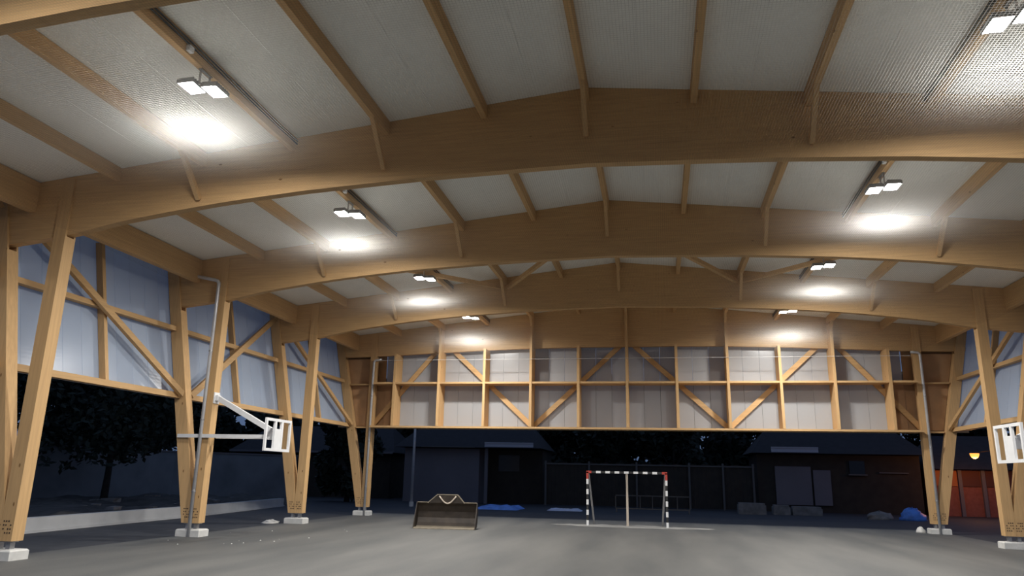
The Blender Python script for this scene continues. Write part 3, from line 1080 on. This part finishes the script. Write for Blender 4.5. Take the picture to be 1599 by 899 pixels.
# brick building on the right lit by a street lamp
h3 = empty('brick_building', (21, 52, 0))
tag(h3, 'reddish building lit orange by a lamp between the right columns', 'building')
MB().box(17.6, 27.0, 51.0, 56, -.012, 2.75).build('wall', 'brick', h3)
for i, x in enumerate((17.7, 19.25, 20.55, 21.6, 23.2)):
    MB().box(x - .10, x + .10, 50.80, 51.0, -.012, 2.72).build('pilaster', 'render_wall', h3)
for i, (a, b) in enumerate(((17.85, 19.12), (19.4, 20.4), (20.7, 21.45), (21.75, 23.05))):
    MB().box(a, b, 50.93, 51.0, 1.75, 2.66).build('shutter', 'shutter' if i == 0 else 'brick_dark', h3)
v = [(17.2, 50.4, 2.76), (27.4, 50.4, 2.76), (27.4, 56.4, 2.76), (17.2, 56.4, 2.76), (18.6, 53.4, 4.9), (26, 53.4, 4.9)]
MB().add(v, [(0, 3, 2, 1), (0, 1, 5, 4), (1, 2, 5), (2, 3, 4, 5), (3, 0, 4)]).build('roof', 'tile', h3)

lp = empty('street_lamp', (21.2, 48.0, 0))
tag(lp, 'glowing orange street lamp in front of the reddish building', 'street lamp')
MB().tube([(21.2, 48.0, -.012), (21.2, 48.0, 3.75)], [.07, .05], 8).tube(arc_path([(21.2, 48, 3.7), (21.2, 48, 3.95), (19.35, 48, 3.70)], .15), .03, 8).build('pole', 'dark_steel', lp)
MB().add([(18.95, 47.85, 3.62), (19.4, 47.85, 3.62), (19.4, 48.15, 3.62), (18.95, 48.15, 3.62), (19.05, 47.93, 3.74), (19.36, 47.93, 3.74), (19.36, 48.07, 3.74), (19.05, 48.07, 3.74)], BOXF).build('lamp_head', 'dark_steel', lp)
bv = MB()
n = 10
for j in range(6):
    ph = math.pi / 2 * j / 5
    for i in range(n):
        a = 2 * math.pi * i / n
        bv.v.append((19.17 + .26 * math.cos(a) * math.cos(ph), 48 + .2 * math.sin(a) * math.cos(ph), 3.615 - .3 * math.sin(ph)))
for j in range(5):
    for i in range(n):
        bv.f.append((j * n + i, (j + 1) * n + i, (j + 1) * n + (i + 1) % n, j * n + (i + 1) % n))
bv.build('lamp_globe', 'sodium', lp, True)
ld = bpy.data.lights.new('sodium_light', 'POINT')
ld.energy = 110
ld.color = (1.0, 0.36, 0.08)
ld.shadow_soft_size = 0.12
lo = bpy.data.objects.new('sodium_light', ld)
lo.location = (19.17 - 21.2, 0, 3.12)
lo.parent = lp
col.objects.link(lo)

# slim utility pole left of the house
up_ = empty('utility_pole', (-12.9, 42.6, 0))
tag(up_, 'slim grey utility pole in front of the pale house', 'pole')
MB().tube([(-12.9, 42.6, -.012), (-12.9, 42.6, 7.5)], [.09, .06], 10).build('shaft', 'pipe', up_, True)
MB().tube([(-12.9, 42.6, -.012), (-12.9, 42.6, .25)], .13, 10).build('collar', 'concrete', up_)

# left side: soil bank, garden wall, far house
rg = random.Random(11)
bx, by = 12, 40
v, f = [], []
for j in range(by + 1):
    for i in range(bx + 1):
        t = j / by
        y = 12 + 32 * t
        x0 = -16.0 - 2.6 * (y - 16) / 22
        x = x0 - 11.5 * i / bx
        z = -0.02 if i in (0, bx) or j in (0, by) else 0.10 + 0.28 * rg.random() + .12 * math.sin(i * .9) * math.sin(j * .6)
        v.append((x, y, z))
for j in range(by):
    for i in range(bx):
        a = j * (bx + 1) + i
        f.append((a, a + bx + 1, a + bx + 2, a + 1))
sb = MB().add(v, f).build('soil_bank', 'soil', None, True)
struct(sb, 'lumpy dark soil bank behind the kerb wall on the left', 'ground')
for i in range(34):
    y = rg.uniform(15, 40)
    x = -17.4 - 2.4 * (y - 16) / 22 - rg.uniform(.2, 7)
    r = rg.uniform(.12, .34)
    if i < 12:
        pass
    s_ = [(x + dx * r * rg.uniform(.7, 1.2), y + dy * r * rg.uniform(.7, 1.2), .1 + (.55 * r if up1 else 0) * rg.uniform(.8, 1.2) + .1) for up1 in (0, 1) for dx, dy in ((-1, -1), (1, -1), (1, 1), (-1, 1))]
    MB().add(s_, BOXF).build('stone', 'stone', sb)

gw = empty('garden_wall', (-29, 36, 0))
tag(gw, 'dark bluish garden wall far left beyond the kerb', 'garden wall')
gp = [(-31.5, 20.0), (-31.0, 34.0), (-29.5, 44.0), (-24.5, 51.0)]
path_wall('wall_body', gp, 0.25, -0.012, 2.85, 'garden_wall', gw)
path_wall('coping', [(x + .05, y) for x, y in gp], 0.35, 2.85, 2.95, 'render_wall', gw)
h4 = empty('house', (-27, 57, 0))
tag(h4, 'low dark house behind the left columns', 'house')
MB().box(-31, -18.5, 54, 60, -.012, 3.3).build('wall', 'dark_wall', h4)
v = [(-31.5, 53.4, 3.3), (-18, 53.4, 3.3), (-18, 60.6, 3.3), (-31.5, 60.6, 3.3), (-30, 57, 5.4), (-19.5, 57, 5.4)]
MB().add(v, [(0, 3, 2, 1), (0, 1, 5, 4), (1, 2, 5), (2, 3, 4, 5), (3, 0, 4)]).build('roof', 'tile', h4)
MB().box(-31.4, -18.1, 53.32, 53.40, 3.22, 3.36).build('fascia', 'render_wall', h4)
MB().box(-21.5, -20.4, 53.95, 54.0, 1.0, 2.4).build('window', 'void', h4)


# ------------------------------------------------------------------ trees
def tree(x, y, h, rad, trunk, seed, label, nleaf=2600, leaf=.26, low=0.25):
    rg = random.Random(seed)
    root = empty('tree', (x, y, 0))
    tag(root, label, 'tree', 'dark trees around the court')
    t = MB().tube([(x, y, -.012), (x + .05, y, h * .18), (x - .04, y + .05, h * .34)], [trunk, trunk * .8, trunk * .7], 8)
    tops = []
    for i in range(5):
        a = 2 * math.pi * i / 5 + rg.uniform(-.3, .3)
        e = (x + math.cos(a) * rad * .55, y + math.sin(a) * rad * .55, h * rg.uniform(.5, .75))
        t.tube([(x - .04, y + .05, h * .33), ((x + e[0]) / 2, (y + e[1]) / 2, h * .46), e], [trunk * .55, trunk * .35, trunk * .15], 6)
        tops.append(e)
    t.build('trunk', 'bark', root, True)
    # crown from leafy clumps
    m = MB()
    cl = [(x + rg.uniform(-.75, .75) * rad, y + rg.uniform(-.75, .75) * rad, h * rg.uniform(low + .10, .9), rad * rg.uniform(.32, .55)) for _ in range(16)]
    for i in range(nleaf):
        c = rg.choice(cl)
        d = Vector((rg.gauss(0, 1), rg.gauss(0, 1), rg.gauss(0, 1))).normalized() * (c[3] * rg.random() ** .4)
        p = Vector(c[:3]) + d
        if p.z < .3:
            continue
        a = Vector((rg.gauss(0, 1), rg.gauss(0, 1), rg.gauss(0, 1))).normalized()
        b = a.orthogonal().normalized()
        s = leaf * rg.uniform(.6, 1.3)
        m.add([p - a * s, p + b * s * .45, p + a * s, p - b * s * .45], [(0, 1, 2, 3)])
    o = m.build('foliage', 'leaf', root)
    return root


tree(-27.2, 35.2, 9.0, 4.6, .2, 1, 'dark broad tree with forked trunk beside the left garden wall', 9500, .2, .30)
tree(-33.5, 26.5, 8.0, 4.0, .2, 2, 'dark tree behind the garden wall seen beside the nearest left column', 6500, .22)
k = 0
for (x, y, h, r, lb) in ((-41, 37, 9, 3.6, 'dark tree behind the left garden wall near its middle'),
                         (-40, 47, 9, 3.8, 'dark tree at the far end of the left garden wall'),
                         (-43.5, 57, 10, 4.2, 'dark tree behind the garden wall corner, seen past the basketball arm'),
                         (-43.5, 67, 11, 4.2, 'dark tree far behind the garden wall, seen past the basketball arm'),
                         (-38.5, 77, 12, 3.8, 'farthest dark tree on the left'),
                         (-29, 77, 12, 3.8, 'farthest dark tree behind the low dark house'),
                         (-19.2, 77, 12, 3.8, 'farthest dark tree left of the pale house roof'),
                         (-9.7, 77, 12, 3.8, 'farthest dark tree over the pale house porch'),
                         (-0.2, 77, 12, 3.8, 'farthest dark tree above the goal'),
                         (9.4, 77, 12, 3.8, 'farthest dark tree over the left end of the shed'),
                         (19.0, 77, 12, 3.8, 'farthest dark tree over the right end of the shed'),
                         (28.6, 77, 12, 3.8, 'farthest dark tree over the reddish building'),
                         (-33.5, 67, 10, 4.2, 'dark tree behind the low dark house, farther left'),
                         (-24.0, 67, 10, 4.2, 'dark tree behind the low dark house, farther right'),
                         (-18.6, 46.6, 6.5, 1.9, 'dark tree just left of the slim utility pole'),
                         (-14.5, 66, 10, 4.2, 'dark tree above the roof of the pale house'),
                         (-5.0, 66, 10, 4.2, 'dark tree right of the pale house porch'),
                         (-2.6, 56, 7, 2.2, 'dark tree behind the fence left of the goal'),
                         (2.2, 56, 7, 2.2, 'dark tree behind the fence directly above the goal'),
                         (4.6, 66, 10, 4.2, 'dark tree behind the fence right of the goal'),
                         (14.2, 66, 10, 4.2, 'dark tree above the shed roof'),
                         (23.8, 66, 10, 4.2, 'dark tree above the reddish building'),
                         (33.4, 66, 10, 4.2, 'dark tree at the far right behind the reddish building')):
    k += 1
    tree(x, y, h, r, .2, 20 + k, lb, 6000, .46 if y > 60 else .3, .04)
